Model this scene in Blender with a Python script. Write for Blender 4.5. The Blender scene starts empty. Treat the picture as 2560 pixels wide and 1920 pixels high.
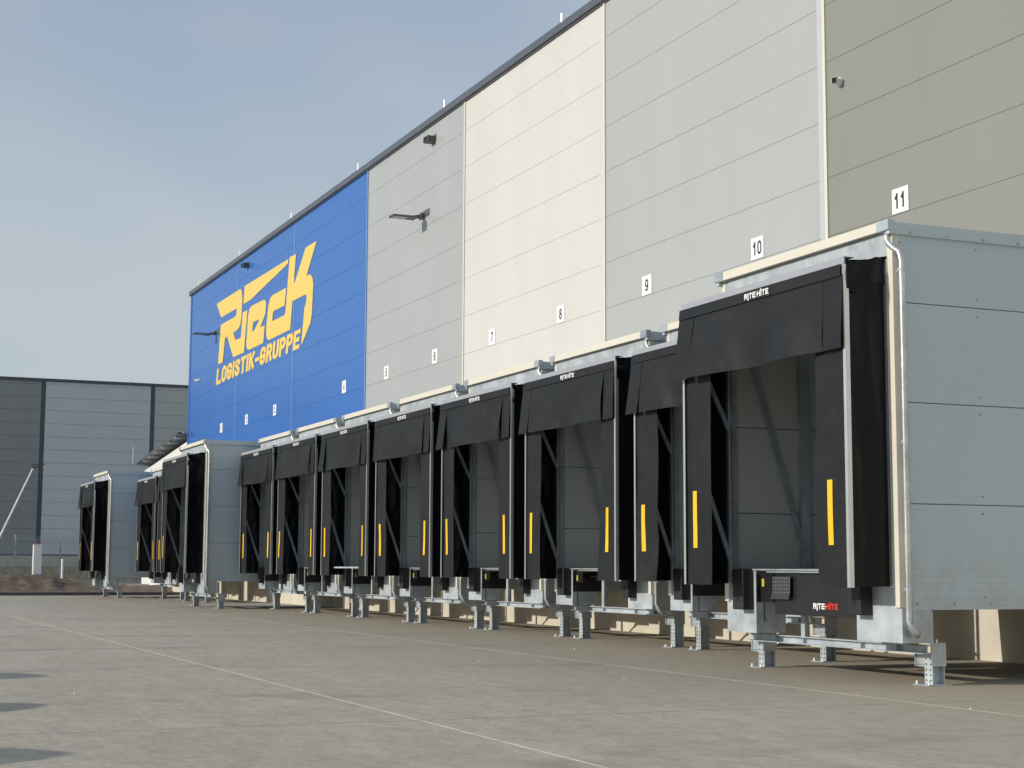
import bpy, bmesh, math, random
from mathutils import Vector, Matrix, noise
from mathutils.geometry import tessellate_polygon
R = math.radians
scn = bpy.context.scene
COL = scn.collection

# ------------------------------------------------------------------ camera
PSI, PIT, ROL, FPX = R(23.1642), R(-6.4769), R(0.2415), 4057.77
fwd0 = Vector((-math.cos(PSI), math.sin(PSI), 0)); right0 = Vector((math.sin(PSI), math.cos(PSI), 0)); up0 = Vector((0, 0, 1))
cf = fwd0*math.cos(PIT) - up0*math.sin(PIT); cu = up0*math.cos(PIT) + fwd0*math.sin(PIT)
cr = right0*math.cos(ROL) + cu*math.sin(ROL); cu = cu*math.cos(ROL) - right0*math.sin(ROL)
cam = bpy.data.cameras.new('camera'); camo = bpy.data.objects.new('camera', cam); COL.objects.link(camo)
CAMLOC = Vector((0.0, -14.741, 1.18))
M = Matrix.Identity(4)
for i in range(3):
    M[i][0] = cr[i]; M[i][1] = cu[i]; M[i][2] = -cf[i]; M[i][3] = CAMLOC[i]
camo.matrix_world = M
cam.sensor_width = 36.0; cam.lens = FPX/2560*36.0; cam.clip_start = 0.1; cam.clip_end = 3000
scn.camera = camo

# ------------------------------------------------------------------ light
SUNDIR = Vector((0.03, 1.0, -0.35)).normalized()
SUN_EL = math.asin(-SUNDIR.z)
sun = bpy.data.lights.new('sun', 'SUN'); sun.energy = 3.4; sun.angle = R(0.53); sun.color = (1.0, 0.935, 0.83)
suno = bpy.data.objects.new('sun', sun); COL.objects.link(suno)
suno.rotation_euler = SUNDIR.to_track_quat('-Z', 'Y').to_euler(); suno.location = (0, -60, 40)

world = bpy.data.worlds.new('World'); scn.world = world; world.use_nodes = True
wn = world.node_tree; wn.nodes.clear()
def WN(t): return wn.nodes.new(t)
wo = WN('ShaderNodeOutputWorld'); bg = WN('ShaderNodeBackground'); sky = WN('ShaderNodeTexSky')
sky.sky_type = 'NISHITA'; sky.sun_disc = False; sky.sun_elevation = SUN_EL
sky.sun_rotation = math.atan2(-SUNDIR.x, -SUNDIR.y); sky.altitude = 50; sky.air_density = 1.0; sky.dust_density = 1.2; sky.ozone_density = 2.5
# a thin veil of high cloud over the clear sky
tc = WN('ShaderNodeTexCoord'); mp = WN('ShaderNodeMapping'); mp.inputs['Scale'].default_value = (1.0, 1.0, 2.2); mp.inputs['Location'].default_value = (7.53, 4.29, 5.75)
n1 = WN('ShaderNodeTexNoise'); n1.inputs['Scale'].default_value = 1.7; n1.inputs['Detail'].default_value = 3; n1.inputs['Roughness'].default_value = 0.5
cr1 = WN('ShaderNodeMapRange'); cr1.inputs['From Min'].default_value = 0.36; cr1.inputs['From Max'].default_value = 0.64; cr1.inputs['To Min'].default_value = 0.12; cr1.inputs['To Max'].default_value = 0.72
sep = WN('ShaderNodeSeparateXYZ'); hz = WN('ShaderNodeMapRange'); hz.inputs['From Min'].default_value = 0.0; hz.inputs['From Max'].default_value = 0.46; hz.inputs['To Min'].default_value = 0.72; hz.inputs['To Max'].default_value = 0.0
addf = WN('ShaderNodeMath'); addf.operation = 'ADD'; addf.use_clamp = True
mix = WN('ShaderNodeMix'); mix.data_type = 'RGBA'
L = wn.links.new
L(tc.outputs['Generated'], mp.inputs['Vector']); L(mp.outputs['Vector'], n1.inputs['Vector']); L(n1.outputs['Fac'], cr1.inputs['Value'])
L(tc.outputs['Generated'], sep.inputs[0]); L(sep.outputs['Z'], hz.inputs['Value'])
L(cr1.outputs['Result'], addf.inputs[0]); L(hz.outputs['Result'], addf.inputs[1])
L(addf.outputs[0], mix.inputs[0]); L(sky.outputs[0], mix.inputs[6])
mix.inputs[7].default_value = (3.45, 3.78, 4.05, 1)
L(mix.outputs[2], bg.inputs['Color']); bg.inputs['Strength'].default_value = 0.15
L(bg.outputs[0], wo.inputs[0])
scn.view_settings.view_transform = 'Standard'; scn.view_settings.look = 'None'
scn.view_settings.exposure = 0.0; scn.view_settings.gamma = 1.0; scn.view_settings.use_curve_mapping = False

# ------------------------------------------------------------------ materials
def newmat(name):
    m = bpy.data.materials.new(name); m.use_nodes = True
    return m, m.node_tree, m.node_tree.nodes['Principled BSDF']
def pos_coord(nt, sc=(1, 1, 1)):
    g = nt.nodes.new('ShaderNodeNewGeometry'); mpn = nt.nodes.new('ShaderNodeMapping'); mpn.inputs['Scale'].default_value = sc
    nt.links.new(g.outputs['Position'], mpn.inputs['Vector']); return mpn.outputs['Vector']
def noise_node(nt, vec, scale, detail=4, rough=0.55):
    n = nt.nodes.new('ShaderNodeTexNoise'); n.inputs['Scale'].default_value = scale; n.inputs['Detail'].default_value = detail; n.inputs['Roughness'].default_value = rough
    nt.links.new(vec, n.inputs['Vector']); return n.outputs['Fac']
def maprange(nt, val, a, b, c, d):
    n = nt.nodes.new('ShaderNodeMapRange'); n.inputs['From Min'].default_value = a; n.inputs['From Max'].default_value = b
    n.inputs['To Min'].default_value = c; n.inputs['To Max'].default_value = d; nt.links.new(val, n.inputs['Value']); return n.outputs['Result']
def mixcol(nt, fac, a, b):
    n = nt.nodes.new('ShaderNodeMix'); n.data_type = 'RGBA'
    for v, i in ((fac, 0), (a, 6), (b, 7)):
        if isinstance(v, (int, float)): n.inputs[i].default_value = v
        elif isinstance(v, tuple): n.inputs[i].default_value = (*v, 1) if len(v) == 3 else v
        else: nt.links.new(v, n.inputs[i])
    return n.outputs[2]
def sc3(c, k): return tuple(min(1, x*k) for x in c)
def mat(name, col, rough=0.5, metal=0.0, var=0.06, nscale=3.0, bump=0.0, bscale=60, stretch=(1, 1, 1), spec=0.5, rvar=0.0):
    m, nt, b = newmat(name)
    v = pos_coord(nt, stretch); f = noise_node(nt, v, nscale)
    f2 = maprange(nt, f, 0.3, 0.7, 0, 1)
    nt.links.new(mixcol(nt, f2, sc3(col, 1-var), sc3(col, 1+var)), b.inputs['Base Color'])
    b.inputs['Roughness'].default_value = rough; b.inputs['Metallic'].default_value = metal; b.inputs['Specular IOR Level'].default_value = spec
    if rvar: nt.links.new(maprange(nt, f, 0.3, 0.7, rough-rvar, rough+rvar), b.inputs['Roughness'])
    if bump:
        bn = nt.nodes.new('ShaderNodeBump'); bn.inputs['Strength'].default_value = bump; bn.inputs['Distance'].default_value = 0.01
        nt.links.new(noise_node(nt, v, bscale), bn.inputs['Height']); nt.links.new(bn.outputs[0], b.inputs['Normal'])
    return m
def panel_mat(name, col, rough=0.38, lines=0.0, pitch=0.075, spec=0.4, metal=0.0, splash=0.0):
    """coated steel sandwich panel: slight waviness, faint rain streaks, optional micro profile lines"""
    m, nt, b = newmat(name)
    v = pos_coord(nt, (1, 1, 0.35)); f = noise_node(nt, v, 0.7, 4); f2 = maprange(nt, f, 0.3, 0.7, 0, 1)
    vs = pos_coord(nt, (7, 7, 0.25)); s = maprange(nt, noise_node(nt, vs, 1.0, 3), 0.45, 0.8, 0, 0.09)
    c = mixcol(nt, f2, sc3(col, 0.97), sc3(col, 1.03)); c = mixcol(nt, s, c, sc3(col, 0.86))
    if splash:      # dried road splash on the lowest part of the panels
        g0 = nt.nodes.new('ShaderNodeNewGeometry'); s0 = nt.nodes.new('ShaderNodeSeparateXYZ'); nt.links.new(g0.outputs['Position'], s0.inputs[0])
        hgt = maprange(nt, s0.outputs['Z'], 0.75, 1.7, splash, 0.0); mu = nt.nodes.new('ShaderNodeMath'); mu.operation = 'MULTIPLY'
        nt.links.new(hgt, mu.inputs[0]); nt.links.new(maprange(nt, noise_node(nt, pos_coord(nt, (2.5, 2.5, 1.2)), 2.2, 6, 0.7), 0.4, 0.7, 0.1, 1), mu.inputs[1])
        c = mixcol(nt, mu.outputs[0], c, (0.34, 0.30, 0.235))
    nt.links.new(c, b.inputs['Base Color'])
    b.inputs['Roughness'].default_value = rough; b.inputs['Specular IOR Level'].default_value = spec; b.inputs['Metallic'].default_value = metal
    vw = pos_coord(nt, (0.9, 0.9, 0.9)); h = noise_node(nt, vw, 1.1, 2)
    bn = nt.nodes.new('ShaderNodeBump'); bn.inputs['Strength'].default_value = 0.25; bn.inputs['Distance'].default_value = 0.02
    nt.links.new(h, bn.inputs['Height']); out = bn.outputs[0]
    if lines:
        g = nt.nodes.new('ShaderNodeNewGeometry'); sp = nt.nodes.new('ShaderNodeSeparateXYZ'); nt.links.new(g.outputs['Position'], sp.inputs[0])
        d = nt.nodes.new('ShaderNodeMath'); d.operation = 'DIVIDE'; d.inputs[1].default_value = pitch; nt.links.new(sp.outputs['Z'], d.inputs[0])
        fr = nt.nodes.new('ShaderNodeMath'); fr.operation = 'PINGPONG'; fr.inputs[1].default_value = 0.5; nt.links.new(d.outputs[0], fr.inputs[0])
        hh = maprange(nt, fr.outputs[0], 0.0, 0.10, 1.0, 0.0)
        b2 = nt.nodes.new('ShaderNodeBump'); b2.inputs['Strength'].default_value = lines; b2.inputs['Distance'].default_value = 0.004
        nt.links.new(hh, b2.inputs['Height']); nt.links.new(out, b2.inputs['Normal']); out = b2.outputs[0]
    nt.links.new(out, b.inputs['Normal'])
    return m
def galv(name, col=(0.50, 0.54, 0.56), rough=0.42, metal=0.55):
    m, nt, b = newmat(name)
    v = pos_coord(nt); vo = nt.nodes.new('ShaderNodeTexVoronoi'); vo.inputs['Scale'].default_value = 26
    nz = nt.nodes.new('ShaderNodeTexNoise'); nz.inputs['Scale'].default_value = 5; nt.links.new(v, nz.inputs['Vector'])
    ad = nt.nodes.new('ShaderNodeVectorMath'); ad.operation = 'ADD'; nt.links.new(v, ad.inputs[0]); nt.links.new(nz.outputs['Color'], ad.inputs[1])
    nt.links.new(ad.outputs[0], vo.inputs['Vector'])
    sp = nt.nodes.new('ShaderNodeSeparateColor'); nt.links.new(vo.outputs['Color'], sp.inputs[0])
    big = noise_node(nt, v, 2.6, 6, 0.65)
    c1 = mixcol(nt, sp.outputs[0], sc3(col, 0.90), sc3(col, 1.08))
    c2 = mixcol(nt, maprange(nt, big, 0.38, 0.66, 0, 1), c1, sc3(col, 1.5))
    nt.links.new(c2, b.inputs['Base Color']); b.inputs['Metallic'].default_value = metal
    nt.links.new(maprange(nt, sp.outputs[1], 0, 1, rough-0.07, rough+0.1), b.inputs['Roughness'])
    return m

MT = {}
MT['blue'] = panel_mat('blue_coated_panel', (0.040, 0.142, 0.43), 0.30, spec=0.25)
MT['grey'] = panel_mat('grey_coated_panel', (0.365, 0.380, 0.375), 0.34)
MT['cream'] = panel_mat('cream_coated_panel', (0.585, 0.575, 0.54), 0.36)
MT['lightgrey'] = panel_mat('light_grey_coated_panel', (0.390, 0.402, 0.397), 0.34)
MT['taupe'] = panel_mat('taupe_coated_panel', (0.243, 0.244, 0.220), 0.36)
MT['podgrey'] = panel_mat('silver_grey_panel', (0.50, 0.585, 0.635), 0.40, lines=0.45, metal=0.2, splash=0.4)
MT['lining'] = panel_mat('grey_white_lining', (0.46, 0.465, 0.425), 0.5)
MT['pipe'] = galv('dull_galvanised_pipe', (0.46, 0.47, 0.47), 0.38, 0.7)
MT['creamtrim'] = mat('cream_trim_paint', (0.66, 0.63, 0.53), 0.45, var=0.03)
MT['bluetrim'] = mat('pale_blue_trim_paint', (0.16, 0.29, 0.58), 0.3, var=0.03)
MT['greytrim'] = mat('pale_grey_trim_paint', (0.47, 0.49, 0.50), 0.4, var=0.03)
MT['coping'] = mat('anthracite_coping', (0.085, 0.095, 0.115), 0.42, var=0.08)
MT['joint'] = mat('dark_joint_backing', (0.16, 0.165, 0.17), 0.8)
MT['concrete'] = mat('precast_concrete', (0.56, 0.515, 0.42), 0.85, var=0.10, nscale=1.6, bump=0.25, bscale=25)
MT['galv'] = galv('galvanised_steel', (0.38, 0.42, 0.45))
MT['galvlight'] = galv('light_galvanised_steel', (0.37, 0.41, 0.435), 0.5, 0.3)
MT['flash'] = mat('grey_coated_flashing', (0.33, 0.345, 0.38), 0.42, var=0.03)
MT['galvdark'] = galv('weathered_galvanised_steel', (0.30, 0.33, 0.36), 0.5, 0.5)
MT['alu'] = mat('aluminium_profile', (0.72, 0.72, 0.71), 0.33, 0.75, var=0.05)
m, nt, b = newmat('black_curtain_fabric'); v = pos_coord(nt)
c = mixcol(nt, maprange(nt, noise_node(nt, v, 1.6, 4), 0.3, 0.7, 0, 1), (0.0085, 0.0098, 0.0112), (0.0130, 0.0146, 0.0160))
dust = maprange(nt, noise_node(nt, pos_coord(nt, (1, 1, 1.6)), 3.1, 7, 0.68), 0.52, 0.78, 0, 0.55); c = mixcol(nt, dust, c, (0.030, 0.0295, 0.027))
rub = maprange(nt, noise_node(nt, pos_coord(nt, (2.2, 1, 26)), 1.7, 3), 0.70, 0.76, 0, 1); msk = maprange(nt, noise_node(nt, v, 1.9, 2), 0.58, 0.66, 0, 0.7)
mu = nt.nodes.new('ShaderNodeMath'); mu.operation = 'MULTIPLY'; nt.links.new(rub, mu.inputs[0]); nt.links.new(msk, mu.inputs[1]); c = mixcol(nt, mu.outputs[0], c, (0.11, 0.108, 0.10))
nt.links.new(c, b.inputs['Base Color']); nt.links.new(maprange(nt, noise_node(nt, v, 1.4, 3), 0.3, 0.7, 0.46, 0.66), b.inputs['Roughness']); b.inputs['Specular IOR Level'].default_value = 0.28
bn = nt.nodes.new('ShaderNodeBump'); bn.inputs['Strength'].default_value = 0.35; bn.inputs['Distance'].default_value = 0.03; nt.links.new(noise_node(nt, v, 2.6, 2, 0.4), bn.inputs['Height'])
b2 = nt.nodes.new('ShaderNodeBump'); b2.inputs['Strength'].default_value = 0.10; b2.inputs['Distance'].default_value = 0.004; nt.links.new(noise_node(nt, v, 260, 2), b2.inputs['Height']); nt.links.new(bn.outputs[0], b2.inputs['Normal'])
nt.links.new(b2.outputs[0], b.inputs['Normal']); MT['fabric'] = m
MT['vinyl'] = mat('black_glossy_vinyl', (0.0028, 0.0034, 0.0055), 0.24, var=0.1, bump=0.35, bscale=5, stretch=(1, 1, 0.35), spec=0.18)
MT['rubber'] = mat('black_rubber', (0.014, 0.014, 0.015), 0.6, var=0.15, bump=0.2, bscale=90)
MT['blacksteel'] = mat('black_painted_steel', (0.014, 0.014, 0.016), 0.36, 0.0, var=0.2, nscale=2)
MT['darksteel'] = mat('dark_grey_steel', (0.06, 0.064, 0.068), 0.45, 0.3, var=0.1)
MT['yellow'] = mat('yellow_marker', (0.88, 0.50, 0.012), 0.5, var=0.03)
MT['sticker'] = mat('yellow_green_sticker', (0.52, 0.47, 0.03), 0.5, var=0.05)
MT['logoyellow'] = mat('yellow_lettering', (0.78, 0.55, 0.10), 0.35, var=0.02)
MT['white'] = mat('white_paint', (0.78, 0.78, 0.77), 0.4, var=0.02)
MT['black'] = mat('black_print', (0.02, 0.02, 0.022), 0.5)
MT['red'] = mat('red_print', (0.62, 0.035, 0.03), 0.45)
MT['hole'] = mat('dark_hole', (0.012, 0.012, 0.013), 0.9)
MT['lens'] = mat('lamp_lens', (0.42, 0.42, 0.40), 0.25, var=0.02)
MT['lampgrey'] = mat('lamp_grey', (0.085, 0.088, 0.09), 0.45, var=0.04)
MT['bgpanelA'] = panel_mat('far_taupe_panel', (0.33, 0.34, 0.325), 0.5)
MT['bgpanelB'] = panel_mat('far_blue_grey_panel', (0.66, 0.69, 0.70), 0.5)
MT['bgpanelC'] = panel_mat('far_light_taupe_panel', (0.56, 0.57, 0.535), 0.5)
MT['kerb'] = mat('dark_kerb_stone', (0.10, 0.095, 0.09), 0.9, var=0.2, nscale=4)
MT['asphalt'] = mat('asphalt', (0.12, 0.12, 0.12), 0.85, var=0.15)
MT['soil'] = mat('brown_soil', (0.135, 0.098, 0.066), 0.95, var=0.45, nscale=2.2, bump=1.0, bscale=9)
MT['pebble'] = mat('pale_pebble', (0.55, 0.53, 0.48), 0.8)
MT['jointdark'] = mat('dark_joint_sealant', (0.27, 0.25, 0.21), 0.85, var=0.3)
MT['jointsand'] = mat('pale_joint_sealant', (0.64, 0.60, 0.51), 0.85, var=0.3, nscale=3)

# yard concrete: brushed slabs, faint tyre scuffs, brown silt near the docks
m, nt, b = newmat('yard_concrete')
v = pos_coord(nt); base = noise_node(nt, v, 0.45, 8, 0.62); med = noise_node(nt, pos_coord(nt, (1.0, 1.6, 1)), 2.9, 8, 0.70); fine = noise_node(nt, v, 40, 3)
c = mixcol(nt, maprange(nt, base, 0.30, 0.70, 0, 1), (0.43, 0.393, 0.318), (0.575, 0.530, 0.432))
c = mixcol(nt, maprange(nt, med, 0.42, 0.66, 0, 0.72), c, (0.325, 0.297, 0.243))
c = mixcol(nt, maprange(nt, noise_node(nt, pos_coord(nt, (0.5, 1.3, 1)), 1.1, 6, 0.7), 0.53, 0.70, 0, 0.6), c, (0.60, 0.565, 0.48))
grit = noise_node(nt, pos_coord(nt, (1.0, 1.8, 1)), 9.0, 6, 0.75); c = mixcol(nt, maprange(nt, grit, 0.45, 0.66, 0, 0.55), c, (0.33, 0.305, 0.255)); c = mixcol(nt, maprange(nt, grit, 0.50, 0.34, 0, 0.35), c, (0.60, 0.565, 0.48))
# tyre arcs: narrow bands of a distorted wave
wv = nt.nodes.new('ShaderNodeTexWave'); wv.inputs['Scale'].default_value = 0.12; wv.inputs['Distortion'].default_value = 9; wv.inputs['Detail'].default_value = 2; wv.inputs['Detail Scale'].default_value = 0.35
nt.links.new(pos_coord(nt, (0.5, 1.0, 1)), wv.inputs['Vector'])
arc = maprange(nt, wv.outputs['Fac'], 0.90, 1.0, 0, 0.5)
mskm = nt.nodes.new('ShaderNodeMath'); mskm.operation = 'MULTIPLY'; nt.links.new(arc, mskm.inputs[0]); nt.links.new(maprange(nt, noise_node(nt, v, 0.8, 4), 0.45, 0.62, 0, 1), mskm.inputs[1])
c = mixcol(nt, mskm.outputs[0], c, (0.20, 0.188, 0.165))
spot = maprange(nt, noise_node(nt, v, 1.3, 2, 0.4), 0.735, 0.78, 0, 0.55); c = mixcol(nt, spot, c, (0.17, 0.16, 0.14))
g = nt.nodes.new('ShaderNodeNewGeometry'); sp = nt.nodes.new('ShaderNodeSeparateXYZ'); nt.links.new(g.outputs['Position'], sp.inputs[0])
silt = maprange(nt, sp.outputs['Y'], -8.5, -4.0, 0, 0.75)
sm = nt.nodes.new('ShaderNodeMath'); sm.operation = 'MULTIPLY'; nt.links.new(silt, sm.inputs[0]); nt.links.new(maprange(nt, base, 0.25, 0.65, 0.4, 1), sm.inputs[1])
c = mixcol(nt, sm.outputs[0], c, (0.37, 0.305, 0.215))
c = mixcol(nt, maprange(nt, fine, 0.35, 0.7, 0, 0.35), c, (0.30, 0.28, 0.235))
nt.links.new(c, b.inputs['Base Color']); b.inputs['Roughness'].default_value = 0.82; b.inputs['Specular IOR Level'].default_value = 0.3
bn = nt.nodes.new('ShaderNodeBump'); bn.inputs['Strength'].default_value = 0.35; bn.inputs['Distance'].default_value = 0.006
nt.links.new(noise_node(nt, v, 22, 5, 0.7), bn.inputs['Height']); nt.links.new(bn.outputs[0], b.inputs['Normal'])
MT['yard'] = m
m, nt, b = newmat('verge_grass'); v = pos_coord(nt)
c = mixcol(nt, maprange(nt, noise_node(nt, v, 0.8, 6), 0.35, 0.65, 0, 1), (0.070, 0.078, 0.034), (0.17, 0.155, 0.09))
nt.links.new(c, b.inputs['Base Color']); b.inputs['Roughness'].default_value = 0.95
MT['grass'] = m

# ------------------------------------------------------------------ helpers
class MB:
    def __init__(s): s.v = []; s.f = []
    def box(s, x0, x1, y0, y1, z0, z1):
        if x0 > x1: x0, x1 = x1, x0
        if y0 > y1: y0, y1 = y1, y0
        n = len(s.v)
        s.v += [(x0,y0,z0),(x1,y0,z0),(x1,y1,z0),(x0,y1,z0),(x0,y0,z1),(x1,y0,z1),(x1,y1,z1),(x0,y1,z1)]
        s.f += [(n,n+3,n+2,n+1),(n+4,n+5,n+6,n+7),(n,n+1,n+5,n+4),(n+1,n+2,n+6,n+5),(n+2,n+3,n+7,n+6),(n+3,n,n+4,n+7)]
        return s
    def bar(s, a, c, w, d, ref=Vector((1, 0, 0))):
        a = Vector(a); c = Vector(c); t = (c-a).normalized(); u = t.cross(ref)
        if u.length < 1e-4: u = t.cross(Vector((0, 1, 0)))
        u.normalize(); r = t.cross(u).normalized(); n = len(s.v)
        for p in (a, c):
            for i, j in ((-1,-1),(1,-1),(1,1),(-1,1)): s.v.append(tuple(p + u*(i*w/2) + r*(j*d/2)))
        s.f += [(n+3,n+2,n+1,n),(n+4,n+5,n+6,n+7),(n,n+1,n+5,n+4),(n+1,n+2,n+6,n+5),(n+2,n+3,n+7,n+6),(n+3,n,n+4,n+7)]
        return s
    def tube(s, pts, r, seg=10, caps=True):
        pts = [Vector(p) for p in pts]; rings = []
        for i, p in enumerate(pts):
            t = (pts[min(i+1, len(pts)-1)] - pts[max(i-1, 0)]).normalized()
            ref = Vector((0, 0, 1)) if abs(t.z) < 0.9 else Vector((1, 0, 0))
            u = t.cross(ref).normalized(); w = t.cross(u).normalized(); n = len(s.v)
            rr = r[i] if isinstance(r, (list, tuple)) else r
            for k in range(seg):
                a = 2*math.pi*k/seg; s.v.append(tuple(p + u*(rr*math.cos(a)) + w*(rr*math.sin(a))))
            rings.append(n)
        for a, c in zip(rings, rings[1:]):
            for k in range(seg): s.f.append((a+k, a+(k+1) % seg, c+(k+1) % seg, c+k))
        if caps: s.f.append(tuple(rings[0]+k for k in range(seg))); s.f.append(tuple(rings[-1]+k for k in reversed(range(seg))))
        return s
    def prism(s, poly, axis, a, c):
        """poly = list of 2D points; axis 'x' -> (y,z), 'y' -> (x,z), 'z' -> (x,y)"""
        n = len(s.v); k = len(poly)
        def P(p, h): return {'x': (h, p[0], p[1]), 'y': (p[0], h, p[1]), 'z': (p[0], p[1], h)}[axis]
        s.v += [P(p, a) for p in poly] + [P(p, c) for p in poly]
        s.f += [tuple(n+i for i in range(k)), tuple(n+k+i for i in reversed(range(k)))]
        for i in range(k): j = (i+1) % k; s.f.append((n+j, n+i, n+k+i, n+k+j))
        return s
    def grid(s, nu, nv, fn):
        n = len(s.v)
        for j in range(nv+1):
            for i in range(nu+1): s.v.append(tuple(fn(i/nu, j/nv)))
        for j in range(nv):
            for i in range(nu):
                a = n + j*(nu+1) + i; s.f.append((a, a+1, a+nu+2, a+nu+1))
        return s
    def mesh(s, name, m, smooth=False, bevel=0.0):
        me = bpy.data.meshes.new(name); me.from_pydata(s.v, [], s.f)
        bm = bmesh.new(); bm.from_mesh(me); bmesh.ops.recalc_face_normals(bm, faces=bm.faces)
        if bevel: bmesh.ops.bevel(bm, geom=list(bm.edges), offset=bevel, segments=1, affect='EDGES', clamp_overlap=True)
        bm.to_mesh(me); bm.free()
        me.materials.append(MT[m] if isinstance(m, str) else m)
        if smooth:
            for p in me.polygons: p.use_smooth = True
        return me
    def build(s, name, m, parent=None, smooth=False, bevel=0.0):
        o = bpy.data.objects.new(name, s.mesh(name, m, smooth, bevel)); COL.objects.link(o)
        if parent is not None: o.parent = parent
        return o
def tag(o, label=None, cat=None, group=None, kind=None):
    for k, x in (('label', label), ('category', cat), ('group', group), ('kind', kind)):
        if x: o[k] = x
    return o
def thing(name, loc, label, cat, group=None, rz=0):
    o = bpy.data.objects.new(name, None); o.empty_display_size = 0.3; COL.objects.link(o)
    o.location = loc; o.rotation_euler = (0, 0, rz); return tag(o, label, cat, group)
def inst(name, me, parent, loc=(0, 0, 0)):
    o = bpy.data.objects.new(name, me); COL.objects.link(o); o.parent = parent; o.location = loc; return o
def _arc(cx, cy, rx, ry, a0, a1, n=10): return [(cx + rx*math.cos(R(a0+(a1-a0)*i/n)), cy + ry*math.sin(R(a0+(a1-a0)*i/n))) for i in range(n+1)]
_O = [_arc(.5, .72, .5, .28, 0, 180) + _arc(.5, .28, .5, .28, 180, 360), True]
GL = {
 '0': [_O], '1': [[[(.52, 0), (.52, 1)], False], [[(.5, .96), (.12, .72)], False]],
 '2': [[_arc(.5, .70, .48, .30, 170, -35) + [(.02, 0), (1, 0)], False]],
 '3': [[_arc(.45, .76, .45, .24, 165, -90, 12) + _arc(.45, .26, .53, .26, 90, -165, 12), False]],
 '4': [[[(.74, 0), (.74, .98), (.0, .30), (1.05, .30)], False]],
 '5': [[[(.92, 1), (.16, 1), (.06, .50)] + _arc(.48, .32, .50, .32, 130, -155, 12), False]],
 '6': [[_arc(.5, .31, .5, .31, 0, 360, 18)[:-1], True], [_arc(.52, .62, .52, .38, 50, 180, 8) + [(.0, .33)], False]],
 '7': [[[(.0, 1), (1, 1), (.62, .52), (.38, 0)], False]],
 '8': [[_arc(.5, .76, .42, .24, 0, 360, 16)[:-1], True], [_arc(.5, .26, .5, .26, 0, 360, 16)[:-1], True]],
 '9': [[_arc(.5, .69, .5, .31, 0, 360, 18)[:-1], True], [[(1.0, .67)] + _arc(.48, .38, .52, .38, 0, -130, 8), False]],
 'L': [[[(0, 1), (0, 0), (1, 0)], False]], 'O': [_O], 'I': [[[(.5, 0), (.5, 1)], False]],
 'G': [[_arc(.5, .74, .5, .26, 10, 180, 8) + _arc(.5, .26, .5, .26, 180, 355, 8) + [(1, .46), (.6, .46)], False]],
 'S': [[_arc(.5, .77, .48, .23, 5, 200, 9) + _arc(.5, .24, .5, .24, 20, -175, 9), False]],
 'T': [[[(0, 1), (1, 1)], False], [[(.5, 0), (.5, .9)], False]],
 'K': [[[(0, 0), (0, 1)], False], [[(1.0, 1), (.12, .46)], False], [[(.38, .60), (1.02, 0)], False]],
 'R': [[[(0, 0), (0, 1)], False], [[(.12, 1), (.55, 1)] + _arc(.55, .76, .45, .24, 80, -80, 8) + [(.5, .52), (.12, .52)], False], [[(.62, .48), (1.0, 0)], False]],
 'P': [[[(0, 0), (0, 1)], False], [[(.12, 1), (.55, 1)] + _arc(.55, .73, .45, .27, 80, -80, 8) + [(.5, .46), (.12, .46)], False]],
 'U': [[[(0, 1)] + _arc(.5, .26, .5, .26, 180, 360, 10) + [(1, 1)], False]],
 'E': [[[(1, 1), (0, 1), (0, 0), (1, 0)], False], [[(.1, .5), (.85, .5)], False]],
 'H': [[[(0, 0), (0, 1)], False], [[(1, 0), (1, 1)], False], [[(.1, .5), (.9, .5)], False]],
 '-': [[[(.05, .42), (.95, .42)], False]]}
def glyph(ch, x0, z0, w, h, t, y, depth, shear=0.0, mb=None, dz=(0, 0), sq=1.0):
    """one upright block letter drawn as thick strokes, facing -Y"""
    mb = mb or MB(); h = h*sq
    for k, (pts, closed) in enumerate(GL[ch]):
        P_ = [Vector((x0 + t/2 + px*(w-t), z0 + t/2 + pz*(h-t) + (dz[0] if pz <= 0 else dz[1] if pz >= 1 else 0))) for px, pz in pts]
        if not closed:
            P_[0] = P_[0] + (P_[0]-P_[1]).normalized()*t/2; P_[-1] = P_[-1] + (P_[-1]-P_[-2]).normalized()*t/2
        n = len(P_); lf, rt = [], []
        for i in range(n):
            if closed: a, c = P_[i-1], P_[(i+1) % n]
            else: a, c = P_[max(i-1, 0)], P_[min(i+1, n-1)]
            d1 = (P_[i]-a).normalized() if (P_[i]-a).length > 1e-9 else (c-P_[i]).normalized()
            d2 = (c-P_[i]).normalized() if (c-P_[i]).length > 1e-9 else d1
            tn = (d1+d2).normalized(); nm = Vector((-tn.y, tn.x)); m_ = min(1.6, 1/max(0.35, nm.dot(Vector((-d1.y, d1.x)))))
            lf.append(P_[i] + nm*(t/2*m_)); rt.append(P_[i] - nm*(t/2*m_))
        yy = y - 0.0004*k; b0 = len(mb.v)
        for p in lf + rt:
            zz = z0+(p.y-z0)/sq; xs = p.x + shear*(zz-z0); mb.v.append((xs, yy-depth, zz))
        for p in lf + rt:
            zz = z0+(p.y-z0)/sq; xs = p.x + shear*(zz-z0); mb.v.append((xs, yy, zz))
        rngi = range(n) if closed else range(n-1); o_ = 2*n
        for i in rngi:
            j = (i+1) % n
            mb.f.append((b0+i, b0+j, b0+n+j, b0+n+i))
            mb.f.append((b0+i, b0+o_+i, b0+o_+j, b0+j)); mb.f.append((b0+n+i, b0+n+j, b0+o_+n+j, b0+o_+n+i))
        if not closed:
            for i in (0, n-1): mb.f.append((b0+i, b0+n+i, b0+o_+n+i, b0+o_+i))
    return mb
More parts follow.
